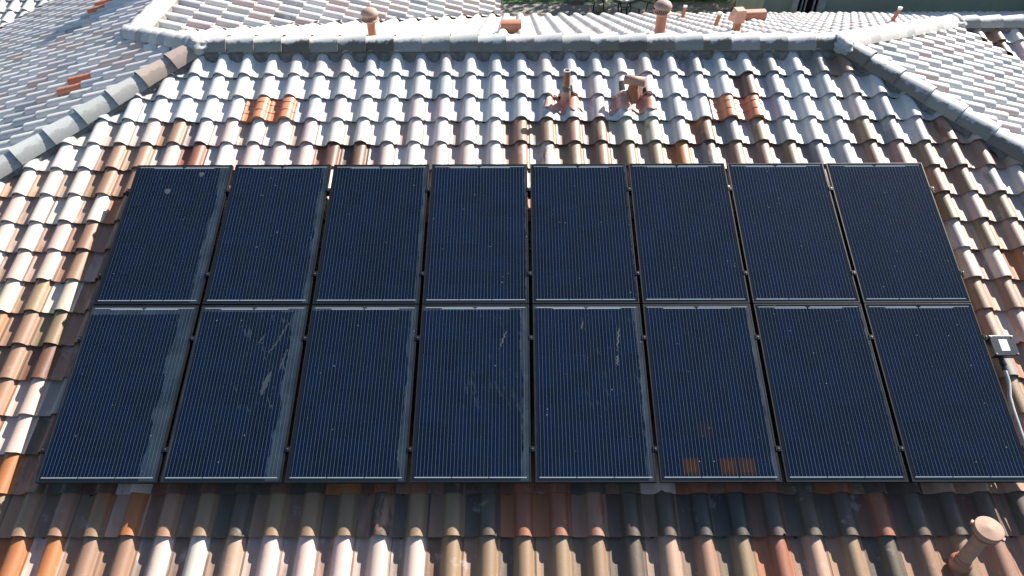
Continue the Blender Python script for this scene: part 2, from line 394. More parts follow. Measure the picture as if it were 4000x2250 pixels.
# ridge and hip tiles
CSEC = [(-.165, -.012), (-.152, .018), (-.130, .050), (-.098, .082), (-.06, .102), (-.022, .110), (.022, .110), (.06, .102), (.098, .082), (.130, .050), (.152, .018), (.165, -.012)]
def caps(p0, p1, spacing, colf, lift=.0, seed=3, squash=1., last=None, gap=None, sc_=1.):
    """overlapping half-pipe tiles from the low end p0 to the high end p1; the low end of each is on top"""
    rng = np.random.default_rng(seed)
    p0, p1 = np.array(p0, float), np.array(p1, float); L = np.linalg.norm(p1-p0); T = (p1-p0)/L
    up = np.array((0, 0, 1.)); side = np.cross(T, up); side /= np.linalg.norm(side); nrm = np.cross(side, T)
    n = max(1, round(L/spacing)); sp = L/n; sec = np.array(CSEC)*sc_; ns = len(sec)
    V, F, TT, FF, UV, SM = [], [], [], [], [], []; base = 0
    for i in range(n):
        r = rng.random(6); a = i*sp; b = min(a+sp+.06, L+.03)
        c1, c2, amt = colf(i, rng)
        yaw = (r[0]-.5)*.03; dz = (r[1]-.5)*.006
        def ring(t, scale, h, inset=0):
            w = sec[:, 0]*scale*(1-inset); zz = (sec[:, 1]*squash)*scale-inset*.06+h+lift+dz
            s_ = yaw*(t-a)
            return p0+T*t+np.outer(w+s_+(r[2]-.5)*.006, side)+np.outer(zz, nrm)
        rg = [ring(a-.01, 1.08, .017), ring(a+.12, 1.04, .011), ring(b-.1, .96, 0), ring(b, .94, -.004)]
        wob = np.zeros(ns)
        fr = ring(a-.01, 1.08, .017); fi = ring(a-.008, 1.08, .017, .10); fu = ring(a+.15, 1.0, .004, .10)
        pts = np.concatenate(rg+[fr, fi, fi, fu]); V.append(pts)
        for q in range(3):
            for s_ in range(ns-1): F.append((base+q*ns+s_, base+q*ns+s_+1, base+(q+1)*ns+s_+1, base+(q+1)*ns+s_)); SM.append(True)
        for o in (base+4*ns, base+6*ns):
            for s_ in range(ns-1): F.append((o+ns+s_, o+ns+s_+1, o+s_+1, o+s_)); SM.append(False)
        m = len(pts); TT.append(np.tile([*c1, 1.], (m, 1))); FF.append(np.tile([*c2, amt], (m, 1)))
        uv = np.zeros((m, 3)); uv[:, 0] = np.tile(np.linspace(0, 1, ns), 8); uv[:, 2] = r[4]; UV.append(uv); base += m
    return hp(finish_mesh('ridge_cap', V, F, TT, FF, UV, SM, None, CAP, house))
def capcol(seq, dark=.6, dk=(.13, .11, .09)):
    P = dict(w=(.67, .65, .62), g=(.47, .485, .47), p=(.47, .37, .32), s=(.40, .42, .41), n=(.42, .33, .28))
    def f(i, rng): return var(P[seq[i % len(seq)]], rng, .06), var(dk, rng, .2), min(1, dark*(.7+rng.random()*.5))
    return f
def mortar(p0, p1, off=.135, drop=(.075, -.012), seed=5, per=.30, ph=.1, amp=.03, sides=(1, -1), sl=1/3, bulge=.03):
    rng = random.Random(seed); p0, p1 = Vector(p0), Vector(p1); L = (p1-p0).length; T = (p1-p0)/L
    sd = T.cross(Vector((0, 0, 1))).normalized(); bm = bmesh.new()
    for s_ in sides:
        rows = []; n = int(L/.02); w = 0
        for i in range(n+1):
            t = L*i/n; w = .7*w+rng.uniform(-1, 1)*.008
            q = .5+.5*math.cos((t-ph)/per*2*PI)                  # 1 in the pans
            lo = off+.012+amp*q+w*1.2
            row = []
            for m in range(5):
                f = m/4; o = (off-.02)*(1-f)+(lo+.01)*f
                z = .03*(1-f**1.6) - f*(o*sl)*1.0 + (-.045+.05*(1-q))*f + rng.uniform(-1, 1)*.004 + bulge*math.sin(PI*f)*.5
                row.append(bm.verts.new(p0+T*t+sd*s_*o+Vector((0, 0, z))))
            rows.append(row)
        for a, b in zip(rows, rows[1:]):
            for m in range(4): bm.faces.new((a[m], a[m+1], b[m+1], b[m]))
    return hp(bmobj('mortar', bm, MORTAR, house, smooth=True))
LIFT = .028
def rd(x, y, z): return (x, y, z+LIFT)
caps(rd(xE0+.02, Yr, H), rd(xW0-.02, Yr, H), .340, capcol('wwwwwgwgwgswgsgwwgwwwwww', .85), seed=21)
caps(rd(xW0-6.9, Yr-6.9, H-2.3), rd(xW0-.03, Yr-.03, H), .405, capcol('gsggsgggsggggsggggsggggpn', .35), seed=22, squash=.98)
caps(rd(xE0+6.9, Yr-6.9, H-2.3), rd(xE0+.03, Yr-.03, H), .405, capcol('gwgwgw', .9, (.17, .145, .12)), seed=23, squash=.98)
caps(rd(xWr, yWr, zWr), rd(xW0, Yr, H), .30, capcol('wwg', .3), seed=24)
caps(rd(xWr, 15, zWr), rd(xWr, yWr+.05, zWr), .38, capcol('ww', .1), seed=25)
caps(rd(xRr, yRr, zRr), rd(xE0, Yr, H), .36, capcol('wwwg', .25), seed=26)
caps(rd(14, yRr, zRr), rd(xRr, yRr, zRr), .38, capcol('gwg', .5), seed=27)
mortar((xE0, Yr, H), (xW0, Yr, H), seed=1, ph=.3*((xE0+.078+.17)/.3 % 1), sides=(1, -1), amp=.055)
mortar((xW0-6.9, Yr-6.9, H-2.3), (xW0, Yr, H), seed=2, amp=.05, sides=(1, -1), per=.42, sl=.23, bulge=.06)
mortar((xE0+6.9, Yr-6.9, H-2.3), (xE0, Yr, H), seed=3, amp=.05, per=.42, sl=.23, bulge=.06)
mortar((xWr, yWr, zWr), (xW0, Yr, H), seed=4, per=.42, sl=.23)
mortar((xRr, yRr, zRr), (xE0, Yr, H), seed=6, per=.42, sl=.23)
mortar((xWr, yWr, zWr), (xWr, 15, zWr), seed=7)
mortar((14, yRr, zRr), (xRr, yRr, zRr), seed=8, sides=(1, -1))
def blob(c, r, seed, mat=MORTAR, name='mortar'):
    bm = bmesh.new(); bmesh.ops.create_icosphere(bm, subdivisions=4, radius=1)
    rng = random.Random(seed); ph = [rng.uniform(0, 6) for _ in range(6)]
    for v in bm.verts:
        p = v.co.copy(); k = 1+.10*math.sin(5*p.x+ph[0])*math.sin(4*p.y+ph[1])+.07*math.sin(11*p.z+ph[2]+3*p.x)+.03*math.sin(23*p.y+ph[3])+rng.uniform(-.015, .015)
        v.co = Vector((p.x*r[0]*k+c[0], p.y*r[1]*k+c[1], p.z*r[2]*k+c[2]))
    return hp(bmobj(name, bm, mat, house, smooth=True))
MORTW = plain('pale_mortar', (.55, .55, .54), .9, 0, .35, 14, .8, .006)
blob((xW0-.03, Yr-.03, H+.06), (.16, .18, .105), 1, MORTW); blob((xE0+.02, Yr-.05, H+.055), (.14, .22, .115), 2, MORTW)
blob((xWr, yWr, zWr+.05), (.17, .17, .11), 3, MORTW); blob((xRr+.02, yRr-.02, zRr+.045), (.16, .22, .13), 4, MORTW)

# chimney of the west wing, beyond the top of the frame: it throws the shade band on the west face
bm = bmesh.new(); box(bm, -6.05, -5.1, 10.55, 11.15, .7, 2.05); box(bm, -6.12, -5.03, 10.48, 11.22, 2.052, 2.17)
hp(bmobj('chimney', bm, STUCCO, house))

# ------------------------------------------------------------------ solar panels
PW, PH, GAP, RG = 1.016, 1.686, .0329, .012
def glass_mat():
    t = NT('solar_cells'); v = t.obj(); sep = t.n('ShaderNodeSeparateXYZ'); t.L(v, sep.inputs[0]); x, y = sep.outputs[0], sep.outputs[1]
    rnd = t.n('ShaderNodeObjectInfo').outputs['Random']
    def band(c, lo, hi): return t.math('MULTIPLY', t.math('GREATER_THAN', c, lo), t.math('LESS_THAN', c, hi))
    def orr(*a):
        r = a[0]
        for q in a[1:]: r = t.math('MAXIMUM', r, q)
        return r
    def andd(*a):
        r = a[0]
        for q in a[1:]: r = t.math('MULTIPLY', r, q)
        return r
    def no(a): return t.math('SUBTRACT', 1., a)
    cell = t.math('DIVIDE', t.math('SUBTRACT', x, .034), .158); bus = t.math('FRACT', t.math('MULTIPLY', cell, 5.))
    inx = band(x, .034, .982); iny = band(y, .052, 1.634)
    busm = andd(t.math('LESS_THAN', t.math('ABSOLUTE', t.math('SUBTRACT', bus, .5)), .025), inx, band(y, .040, 1.645))
    row = t.math('DIVIDE', t.math('SUBTRACT', y, .053), .158)
    fx, fy = t.math('FRACT', cell), t.math('FRACT', row)
    gapy = orr(t.math('LESS_THAN', fy, .012), t.math('GREATER_THAN', fy, .988)); gapx = orr(t.math('LESS_THAN', fx, .010), t.math('GREATER_THAN', fx, .990))
    # cells
    cid = t.n('ShaderNodeCombineXYZ'); t.L(t.math('FLOOR', cell), cid.inputs[0]); t.L(t.math('FLOOR', row), cid.inputs[1]); t.L(t.math('MULTIPLY', rnd, 50.), cid.inputs[2])
    wn = t.n('ShaderNodeTexWhiteNoise'); t.L(cid.outputs[0], wn.inputs[0])
    base = t.mix(wn.outputs[0], (.0009, .0046, .0155, 1), (.0014, .0062, .0260, 1))
    sv = t.n('ShaderNodeCombineXYZ'); t.L(t.math('MULTIPLY', x, 60.), sv.inputs[0]); t.L(t.math('MULTIPLY', y, 1.5), sv.inputs[1]); t.L(rnd, sv.inputs[2])
    base = t.mix(t.ramp(t.noise(sv.outputs[0], 1., 2), .45, .65, 0., .5), base, (.0028, .0095, .0125, 1))
    col = t.mix(no(andd(inx, iny)), base, (.008, .011, .017, 1))
    col = t.mix(andd(orr(gapy, gapx), inx, iny), col, (.0035, .005, .009, 1))
    # browned cells
    br = t.attr('browned', 'OBJECT').outputs['Fac']
    cx, cy = t.math('FLOOR', cell), t.math('FLOOR', row)
    def isq(i, j, k): return t.math('MULTIPLY', andd(t.math('COMPARE', cx, float(i), .1), t.math('COMPARE', cy, float(j), .1)), k)
    d2 = t.math('MAXIMUM', t.math('ABSOLUTE', t.math('SUBTRACT', fx, .5)), t.math('ABSOLUTE', t.math('SUBTRACT', fy, .5)))
    bm_ = andd(orr(isq(1, 0, 1.), isq(3, 0, 1.), isq(4, 0, .9), isq(2, 2, .22)), br)
    brc = t.mix(t.ramp(d2, .22, .42), (.034, .016, .005, 1), (.022, .008, .007, 1))
    col = t.mix(t.math('MULTIPLY', bm_, t.ramp(d2, .49, .43)), col, brc)
    # silver ribbons
    nodes = andd(gapy, busm)
    rib = orr(andd(band(y, .036, .0435), band(x, .036, .980), no(band(x, .344, .352)), no(band(x, .658, .666))),
              andd(band(y, 1.650, 1.656), band(x, .036, .980), no(band(x, .485, .525))),
              andd(band(y, 1.637, 1.644), band(x, .19, .83), no(band(x, .495, .510))))
    lines = orr(busm, rib)
    # dust film that dried along the top and one side, ragged edge
    n1 = t.n('ShaderNodeCombineXYZ'); t.L(x, n1.inputs[0]); t.L(y, n1.inputs[1]); t.L(t.math('MULTIPLY', rnd, 40.), n1.inputs[2])
    nz = t.noise(n1.outputs[0], 7, 6, .72); nzf = t.noise(t.mapv(n1.outputs[0], (1, .28, 1)), 22, 3, .6)
    wob = t.math('MULTIPLY', t.math('SUBTRACT', nz, .5), .06)
    dr, dt, dl = (t.attr(k, 'OBJECT').outputs['Fac'] for k in ('dust_right', 'dust_top', 'dust_left'))
    ln = t.noise(t.mapv(n1.outputs[0], (0, 1.4, 1)), 1.6, 3, .6)
    ew = t.math('ADD', t.math('MULTIPLY', dr, t.math('ADD', .25, t.math('MULTIPLY', ln, 1.5))), wob)
    mr = t.ramp(t.math('SUBTRACT', t.math('SUBTRACT', 1.016, x), ew), -.004, .003, 1., 0.)
    mt = t.ramp(t.math('SUBTRACT', t.math('SUBTRACT', 1.686, y), t.math('ADD', dt, t.math('MULTIPLY', wob, .8))), -.004, .003, 1., 0.)
    ml = t.ramp(t.math('SUBTRACT', x, t.math('ADD', dl, t.math('MULTIPLY', wob, .25))), -.004, .003, 1., 0.)
    stk = t.attr('streaks', 'OBJECT').outputs['Fac']
    dv = t.n('ShaderNodeVectorRotate', rotation_type='Z_AXIS'); t.L(n1.outputs[0], dv.inputs[0]); dv.inputs['Angle'].default_value = -.35
    sn = t.noise(t.mapv(dv.outputs[0], (30, 5, 1)), 1., 2, .5)
    ms = andd(t.ramp(sn, .63, .645), stk, band(x, .42, .96), band(y, .62, 1.58), t.ramp(nz, .47, .52))
    dust = orr(mr, mt, ml, ms)
    lite = t.ramp(t.noise(n1.outputs[0], 3, 3), .3, .7, .035, .095)
    film = t.ramp(nz, .3, .8, .0, .005)
    fac = t.math('MAXIMUM', t.math('MULTIPLY', dust, lite), film)
    col = t.mix(fac, col, (.26, .38, .45, 1))
    col = t.mix(t.math('MULTIPLY', lines, t.mix and 1.), col, (.15, .19, .23, 1))
    col = t.mix(andd(rib, 1.), col, (.32, .38, .43, 1))
    col = t.mix(nodes, col, (.22, .27, .31, 1))
    # specks of dirt and droppings
    vo = t.n('ShaderNodeTexVoronoi'); t.L(n1.outputs[0], vo.inputs['Vector']); vo.inputs['Scale'].default_value = 17
    vc = t.n('ShaderNodeSeparateColor'); t.L(vo.outputs['Color'], vc.inputs[0])
    spk = andd(t.math('LESS_THAN', vo.outputs['Distance'], t.math('MULTIPLY', vc.outputs[1], .085)), t.math('GREATER_THAN', vc.outputs[0], .78))
    col = t.mix(t.math('MULTIPLY', spk, .45), col, (.45, .48, .5, 1))
    rough = t.math('ADD', t.math('MULTIPLY', dust, .22), .10)
    t.out(t.mix(t.math('MULTIPLY', rnd, .30), col, t.mix(1., col, (.5, .6, .55, 1), 'MULTIPLY')), rough, 0., .38)
    t.L(t.math('MULTIPLY', lines, .15), t.b.inputs['Metallic'])
    return t.m
GLASS = glass_mat()
def make_panel():
    root = empty('solar_panel')
    bm = bmesh.new(); T = .011; D = .040
    for (x0, x1, y0, y1) in ((0, T, 0, PH), (PW-T, PW, 0, PH), (T, PW-T, 0, T), (T, PW-T, PH-T, PH)): box(bm, x0, x1, y0, y1, -D, 0)
    bmesh.ops.remove_doubles(bm, verts=bm.verts, dist=1e-5)
    dup_f = {}
    for f in bm.faces: dup_f.setdefault(tuple(round(c, 4) for c in f.calc_center_median()), []).append(f)
    bmesh.ops.delete(bm, geom=[f for l in dup_f.values() if len(l) > 1 for f in l], context='FACES_ONLY')
    es = [e for e in bm.edges if e.is_valid and len(e.link_faces) == 2 and e.calc_face_angle(0) > 1]
    bmesh.ops.bevel(bm, geom=es, offset=.0012, segments=2, affect='EDGES')
    bmobj('frame', bm, FRAMEM, root)
    bm = bmesh.new(); box(bm, T-.002, PW-T+.002, T-.002, PH-T+.002, -.008, -.0022)
    g = bmobj('cell_glass', bm, GLASS, root)
    bm = bmesh.new(); box(bm, .45, .57, 1.48, 1.58, -.03, -.0085); bmobj('connection_box', bm, BLACKM, root)
    return root, g
def copy_tree(o, parent=None, loc=None, rot=None):
    c = o.copy(); COL.objects.link(c); c.parent = parent
    if loc is not None: c.location = loc
    if rot is not None: c.rotation_euler = rot
    for ch in list(o.children): copy_tree(ch, c)
    return c
proto, pg = make_panel()
ordn = ['first', 'second', 'third', 'fourth', 'fifth', 'sixth', 'seventh', 'eighth']
up_d = [(.10, .03, .012), (.07, .012, .004), (.05, .02, .0), (.03, .018, .004), (.02, .004, 0), (.012, .005, 0), (.006, .004, 0), (.004, .002, 0)]
lo_d = [(.15, .10, .022), (.12, .075, .025), (.075, .06, .0), (.075, .06, .004), (.065, .045, .014), (.05, .03, .005), (.028, .015, 0), (.006, .008, 0)]
first = True
for rw in (0, 1):
    for c in range(8):
        x = -(8*PW+7*GAP)/2+c*(PW+GAP)+random.uniform(-.0015, .0015); s_ = (PH+RG)*rw
        loc = rp(x, s_, random.uniform(-.002, .001)); rot = (PITCH+random.uniform(-.0012, .0012), random.uniform(-.0008, .0008), random.uniform(-.0008, .0008))
        if first: o = proto; o.location = loc; o.rotation_euler = rot; first = False
        else: o = copy_tree(proto, None, loc, rot)
        d = (up_d if rw else lo_d)[c]
        g = [q for q in o.children if q.name.startswith('cell_glass')][0]
        g['dust_right'], g['dust_top'], g['dust_left'] = d; g['browned'] = 1. if (rw == 0 and c == 5) else 0.
        g['streaks'] = {1: 1., 3: .45, 4: .4}.get(c, 0.) if rw == 0 else 0.
        rown = 'upper' if rw else 'lower'
        extra = ''
        if rw == 0 and c == 5: lab = 'lower row solar panel with three browned square cells near its bottom edge'
        elif c == 0: lab = 'black solar panel, left end of %s row, %s' % (rown, 'two round droppings on it' if rw else 'broad dusty right edge')
        elif c == 7: lab = 'blue black solar panel at the right end of the %s row%s' % (rown, ' beside the junction box' if rw == 0 else '')
        else: lab = 'black framed solar panel, %s from the left in the %s row of the array' % (ordn[c], rown)
        setp(o, lab, 'solar panel', 'solar panels in two rows of eight on the tiled roof')
# bird droppings on the top left panel
DROP = plain('dried_dropping', (.30, .36, .38), .8)
for (x, y, r) in ((.40, 1.34, .030), (.71, 1.56, .026)):
    bm = bmesh.new(); n = 22
    ctr = bm.verts.new((x, y, -.0008)); ring = []
    for k in range(n):
        a = 2*PI*k/n; rr = r*(1+.12*math.sin(3*a)+random.uniform(-.06, .06)); ring.append(bm.verts.new((x+rr*math.cos(a), y+rr*1.15*math.sin(a), -.0016)))
    for k in range(n): bm.faces.new((ctr, ring[k], ring[(k+1) % n]))
    top = [q for q in bpy.data.objects if q.get('label', '').startswith('black solar panel, left end of upper')][0]
    bmobj('dropping', bm, plain('thin_film', (.05, .065, .075), .6), top)

def smear(panel, pts, wd, seed):
    rng = random.Random(seed); bm = bmesh.new(); L = []; R = []
    for i, (x, y) in enumerate(pts):
        f = i/(len(pts)-1); w_ = wd*(math.sin(PI*min(1, f*1.05+.03))**.7)*rng.uniform(.75, 1.15)+.002
        L.append(bm.verts.new((x-w_, y, -.0016))); R.append(bm.verts.new((x+w_*rng.uniform(.6, 1), y+rng.uniform(-.004, .004), -.0016)))
    for i in range(len(pts)-1): bm.faces.new((L[i], R[i], R[i+1], L[i+1]))
    bmobj('dirt_smear', bm, SMEAR, panel)
SM1 = ((.768, 1.0), (.712, .75))
SMEAR = plain('dried_water_mark', (.028, .042, .052), .6, 0, .35, 60)
lowers = sorted([q for q in bpy.data.objects if q.get('category') == 'solar panel' and q.location.y < .5], key=lambda q: q.location.x)
def line(a, b, n=14): return [(a[0]+(b[0]-a[0])*i/n+.006*math.sin(i*1.7), a[1]+(b[1]-a[1])*i/n) for i in range(n+1)]
smear(lowers[1], line((SM1[0][0], SM1[0][1]), (SM1[1][0], SM1[1][1])), .026, 1)
smear(lowers[1], line((.80, 1.33), (.70, 1.16)), .008, 2); smear(lowers[1], line((.86, 1.50), (.78, 1.30)), .007, 3); smear(lowers[1], line((.66, 1.38), (.60, 1.27)), .006, 4)
smear(lowers[1], line((.885, 1.22), (.84, 1.0)), .009, 5); smear(lowers[3], line((.80, 1.40), (.74, 1.22)), .008, 6); smear(lowers[4], line((.80, 1.43), (.77, 1.2)), .008, 7)
smear(lowers[4], line((.77, 1.16), (.76, 1.05)), .009, 8); smear(lowers[4], line((.47, 1.50), (.45, 1.42)), .006, 9)

# rails with clamps
RAIL = [(.283, .040), (1.335, .040), (2.027, .040), (3.045, .040)]
for i, (s_, _) in enumerate(RAIL):
    nm = ['lowest black mounting rail under the lower panel row', 'black mounting rail under the upper part of the lower panel row',
          'black mounting rail under the lower part of the upper panel row', 'topmost black mounting rail under the upper panel row'][i]
    rr = empty('mounting_rail', rp(0, s_, -.042), (PITCH, 0, 0), label=nm, cat='rail', group='mounting rails under the panels')
    bm = bmesh.new(); box(bm, -4.235, 4.235, -.019, .019, -.042, 0); bmobj('rail_bar', bm, BLACKM, rr)
    for c in range(9):
        x = -(8*PW+7*GAP)/2+c*(PW+GAP)-GAP/2
        if c == 0: x -= .004
        if c == 8: x += .004
        bm = bmesh.new(); box(bm, x-.012, x+.012, -.026, .026, .001, .034)
        box(bm, x-(.023 if c else .012), x+(.023 if c < 8 else .012), -.022, .022, .0432, .0465)
        cl = bmobj('clamp', bm, BLACKM, rr)
        bm = bmesh.new(); tube(bm, [(x, 0, .0468), (x, 0, .054)], .0065, 6); bmobj('bolt', bm, STEEL, cl)
    for x in [-4.10+1.17*q for q in range(8)]:
        bm = bmesh.new(); box(bm, x-.02, x+.02, -.045, -.021, -.17, -.003, bev=.002); box(bm, x-.02, x+.02, -.08, -.0455, -.172, -.164)
        bmobj('foot', bm, STEEL, rr)

# ------------------------------------------------------------------ things on the roof
def tile_vent(sl, pa, pb, j, k, label, group):
    """metal vent formed like two tiles with two raised seams"""
    o = empty('roof_vent', sl.P(pa+j*PER+.15, pb+k*EXPO, 0), label=label, cat='roof vent', group=group)
    inv = o.location
    bm = bmesh.new(); a0 = pa+j*PER-.2
    us = []
    for q in (0, 1): us += [u+q*PER for u, _ in PROF[:-1]]
    us.append(.60)
    def hgt(v):     # three lapped strips
        st = .128; m = v % st; return .012-.035*v/EXPO+.006*(1-m/st)
    vs = []
    for q in range(3): vs += [q*.128+.0005, q*.128+.064, q*.128+.1275]
    rows = [[bm.verts.new(sl.P(a0+u, pb+k*EXPO-.006+v, prof_z(u)*1.03+hgt(v))-inv) for u in us] for v in vs]
    for r0, r1 in zip(rows, rows[1:]):
        for i in range(len(us)-1): bm.faces.new((r0[i], r0[i+1], r1[i+1], r1[i]))
    low = [bm.verts.new(sl.P(a0+u, pb+k*EXPO-.004, prof_z(u)*1.03-.012)-inv) for u in us]
    for i in range(len(us)-1): bm.faces.new((low[i], low[i+1], rows[0][i+1], rows[0][i]))
    bmobj('vent_cover', bm, ORANGEV, o, smooth=True)
    bm = bmesh.new()
    for q in (0, 1):
        u = .2+q*PER
        vv = [bm.verts.new(sl.P(a0+u+.06*math.cos(t), pb+k*EXPO-.009, .004+.045*math.sin(t))-inv) for t in [PI*i/10 for i in range(11)]]
        bm.faces.new(vv)
    bmobj('vent_opening', bm, DARKV, o)
    return o
ORANGEV = plain('orange_sheet_metal', (.55, .215, .11), .45, 0, .15, 10, .15, .001, c2=(.50, .18, .085))
gv = 'orange tile shaped vents among the tiles'
tile_vent(S, -.078, -.400, -10, 13, 'orange ribbed metal vent of two tile humps on the left of the front slope', gv)
tile_vent(S, -.078, -.400, 8, 13, 'orange ribbed metal vent of two tile humps on the right of the front slope', gv)
tile_vent(Wf, .04, -.12, -19, -6, 'orange ribbed metal vent on the left side face near the hip', gv)
tile_vent(Wf, .04, -.12, -33, -11, 'orange ribbed vent far back on the left side face by a shade band', gv)

def flashing(x, s0, s1, w0, w1, par, mat, seed=0, up=None, name='flashing', lift=.010):
    """sheet pressed over the humps of the front slope"""
    rng = random.Random(seed); bm = bmesh.new(); n, m = 44, 12
    ph = [rng.uniform(0, 6) for _ in range(4)]; rows = []
    for i in range(m+1):
        f = i/m; row = []
        for q in range(n+1):
            g = q/n; xx = x+(g-.5)*(w1*(1-f)+w0*f)
            edge = (.030*math.sin(7*g*PI+ph[0])+.016*math.sin(17*g+ph[1]))*(1-f)*min(1, w1*3)
            ss = s0+(s1-s0)*f+edge
            k = math.floor((ss+.400)/EXPO); v = ss+.400-k*EXPO
            z = prof_z(xx+.078+.2)-.035*v/EXPO+lift+.3*lift*math.sin(23*xx+ph[2])*math.sin(19*ss+ph[3])
            if up: z += up*math.exp(-((xx-x)/.06)**2)*f*f
            row.append(bm.verts.new(S.P(xx, ss, z)))
        rows.append(row)
    for a, b in zip(rows, rows[1:]):
        for q in range(n): bm.faces.new((a[q], a[q+1], b[q+1], b[q]))
    o = bmobj(name, bm, mat, par, smooth=True)
    mo = o.modifiers.new('thick', 'SOLIDIFY'); mo.thickness = .003; mo.offset = 1
    o.location = -par.location
    return o
FLASHM = plain('pink_orange_flashing', (.60, .33, .26), .42, 0, .3, 9, .5, .004, c2=(.50, .20, .13))

# front pipe
b0 = S.P(.45, 4.52, .02); p = empty('vent_pipe', b0, label='thin orange vent pipe with white rim and grey collar on the front slope', cat='vent pipe')
bm = bmesh.new(); lathe(bm, [(.0355, -.06), (.0355, .34)]); bmobj('pipe', bm, TERRAD, p, smooth=True)
bm = bmesh.new(); lathe(bm, [(.030, .335), (.040, .338), (.040, .352), (.031, .353), (.029, .34)]); bmobj('rim', bm, WHITEP, p, smooth=True)
bm = bmesh.new(); lathe(bm, [(.036, .10), (.045, .105), (.047, .135), (.043, .15), (.036, .155)]); bmobj('collar', bm, GREYM, p, smooth=True)
bm = bmesh.new(); lathe(bm, [(.085, -.10), (.062, .0), (.045, .10), (.036, .102)]); bmobj('boot', bm, FLASHM, p, smooth=True)
flashing(.42, 4.32, 4.57, .36, .47, p, FLASHM, 1, .015)
flashing(.515, 4.55, 4.68, .02, .03, p, DARKV, 3, name='gap_shade', lift=.004); flashing(.375, 4.55, 4.62, .012, .02, p, DARKV, 4, name='gap_shade', lift=.004)  # dark sheets laid on uncut tiles paint in the shaded gaps beside the pipe
# front T vent
b0 = S.P(1.23, 4.56, .0); p = empty('vent_pipe', b0, label='orange vent pipe with a short round cross piece lying on top, front slope', cat='vent pipe')
bm = bmesh.new(); lathe(bm, [(.105, -.10), (.090, .0), (.070, .08), (.056, .14)]); bmobj('pipe', bm, TERRAD, p, smooth=True)
bm = bmesh.new(); tube(bm, [(-.118, .015, .215), (.118, -.03, .205)], .054, 28, False); o = bmobj('hood', bm, PINKP, p, smooth=True)
mo = o.modifiers.new('t', 'SOLIDIFY'); mo.thickness = .004
bm = bmesh.new(); tube(bm, [(0, 0, .12), (0, 0, .18)], .052, 24, False); bmobj('throat', bm, TERRAD, p, smooth=True)
flashing(1.22, 4.31, 4.57, .46, .56, p, FLASHM, 5, .02)
flashing(1.11, 4.60, 4.76, .05, .07, p, DARKV, 6, name='gap_shade', lift=.004); flashing(1.37, 4.50, 4.66, .03, .05, p, DARKV, 7, name='gap_shade', lift=.004)  # painted gap darkness again: thin dark sheets on the tiles beside this vent
def N_base(x, y, up=.03): return Vector((x, y, H-(y-Yr)*TN+up))
# large slotted vents behind the ridge
def big_vent(loc, ph, pr, hr, label):
    p = empty('turbine_vent', loc, label=label, cat='roof vent', group='domed slotted vents behind the ridge')
    bm = bmesh.new(); lathe(bm, [(pr*2.2, -.08), (pr*1.7, .0), (pr*1.2, .05), (pr, .08), (pr, ph)]); bmobj('pipe', bm, TERRA, p, smooth=True)
    bm = bmesh.new(); lathe(bm, [(pr+.001, ph-.015), (hr*.86, ph), (hr, ph+.012), (hr, ph+.024), (hr*.84, ph+.032)]); bmobj('lower_ring', bm, PINKP, p, smooth=True)
    bm = bmesh.new()
    for k in range(22):
        a = 2*PI*k/22; M = Matrix.Rotation(a, 4, 'Z')@Matrix.Translation((hr*.80, 0, ph+.055)); box(bm, -.003, .003, -.0065, .0065, -.026, .026, M)
    bmobj('slotted_band', bm, PALEP, p)
    bm = bmesh.new(); lathe(bm, [(hr*.70, ph+.02), (hr*.70, ph+.09)]); bmobj('core', bm, DARKV, p, smooth=True)
    bm = bmesh.new(); z = ph+.078; lathe(bm, [(hr*.78, z), (hr*.95, z+.003), (hr*1.0, z+.014), (hr*.97, z+.034), (hr*.8, z+.062), (hr*.52, z+.082), (hr*.22, z+.092), (0, z+.094)]); bmobj('dome', bm, PALEP, p, smooth=True)
    return p
big_vent(N_base(-2.03, 5.95, .04), .25, .055, .116, 'domed slotted vent on an orange pipe behind the left half of the ridge')
big_vent(N_base(1.72, 5.72, .05), .33, .068, .114, 'taller domed slotted vent on a thick orange pipe behind the middle of the ridge')
def small_pipe(x, y, h, lean, label):
    p = empty('vent_pipe', N_base(x, y), label=label, cat='vent pipe')
    bm = bmesh.new(); tube(bm, [(0, 0, -.08), (0, 0, .08), (lean[0], lean[1], h)], [.06, .032, .032], 20); bmobj('pipe', bm, TERRAD, p, smooth=True)
    bm = bmesh.new(); tube(bm, [(lean[0], lean[1], h-.005), (lean[0]*1.02, lean[1], h+.028)], .038, 20); bmobj('rim', bm, WHITEP, p, smooth=True)
small_pipe(3.07, 10.35, .24, (.02, 0), 'thin orange vent pipe with white tip, farthest back beside the domed vent')
small_pipe(3.10, 8.10, .22, (.03, 0), 'thin orange vent pipe with white tip left of the square headed vent')
small_pipe(6.41, 9.02, .25, (.05, 0), 'lone thin orange vent pipe with white tip on the right rear slope')
p = empty('square_vent', N_base(3.13, 7.12), (0, 0, .12), label='square headed orange metal vent on the rear slope', cat='roof vent'); p.scale = (.8,)*3
bm = bmesh.new(); box(bm, -.055, .055, -.055, .055, -.05, .24); bmobj('duct', bm, TERRAD, p)
bm = bmesh.new(); lathe(bm, [(.15, -.08), (.10, .03), (.07, .05)], n=16); bmobj('boot', bm, TERRAD, p, smooth=True)
bm = bmesh.new()
vs = [(-.08, -.10, .20), (.09, -.10, .20), (.09, .10, .22), (-.16, .10, .22), (-.08, -.10, .43), (.09, -.10, .43), (.09, .10, .43), (-.08, .10, .43)]
vv = [bm.verts.new(q) for q in vs]
for f in ((0, 1, 2, 3), (4, 5, 6, 7), (0, 1, 5, 4), (1, 2, 6, 5), (2, 3, 7, 6), (3, 0, 4, 7)): bm.faces.new([vv[i] for i in f])
bmobj('hood', bm, PINKP, p)
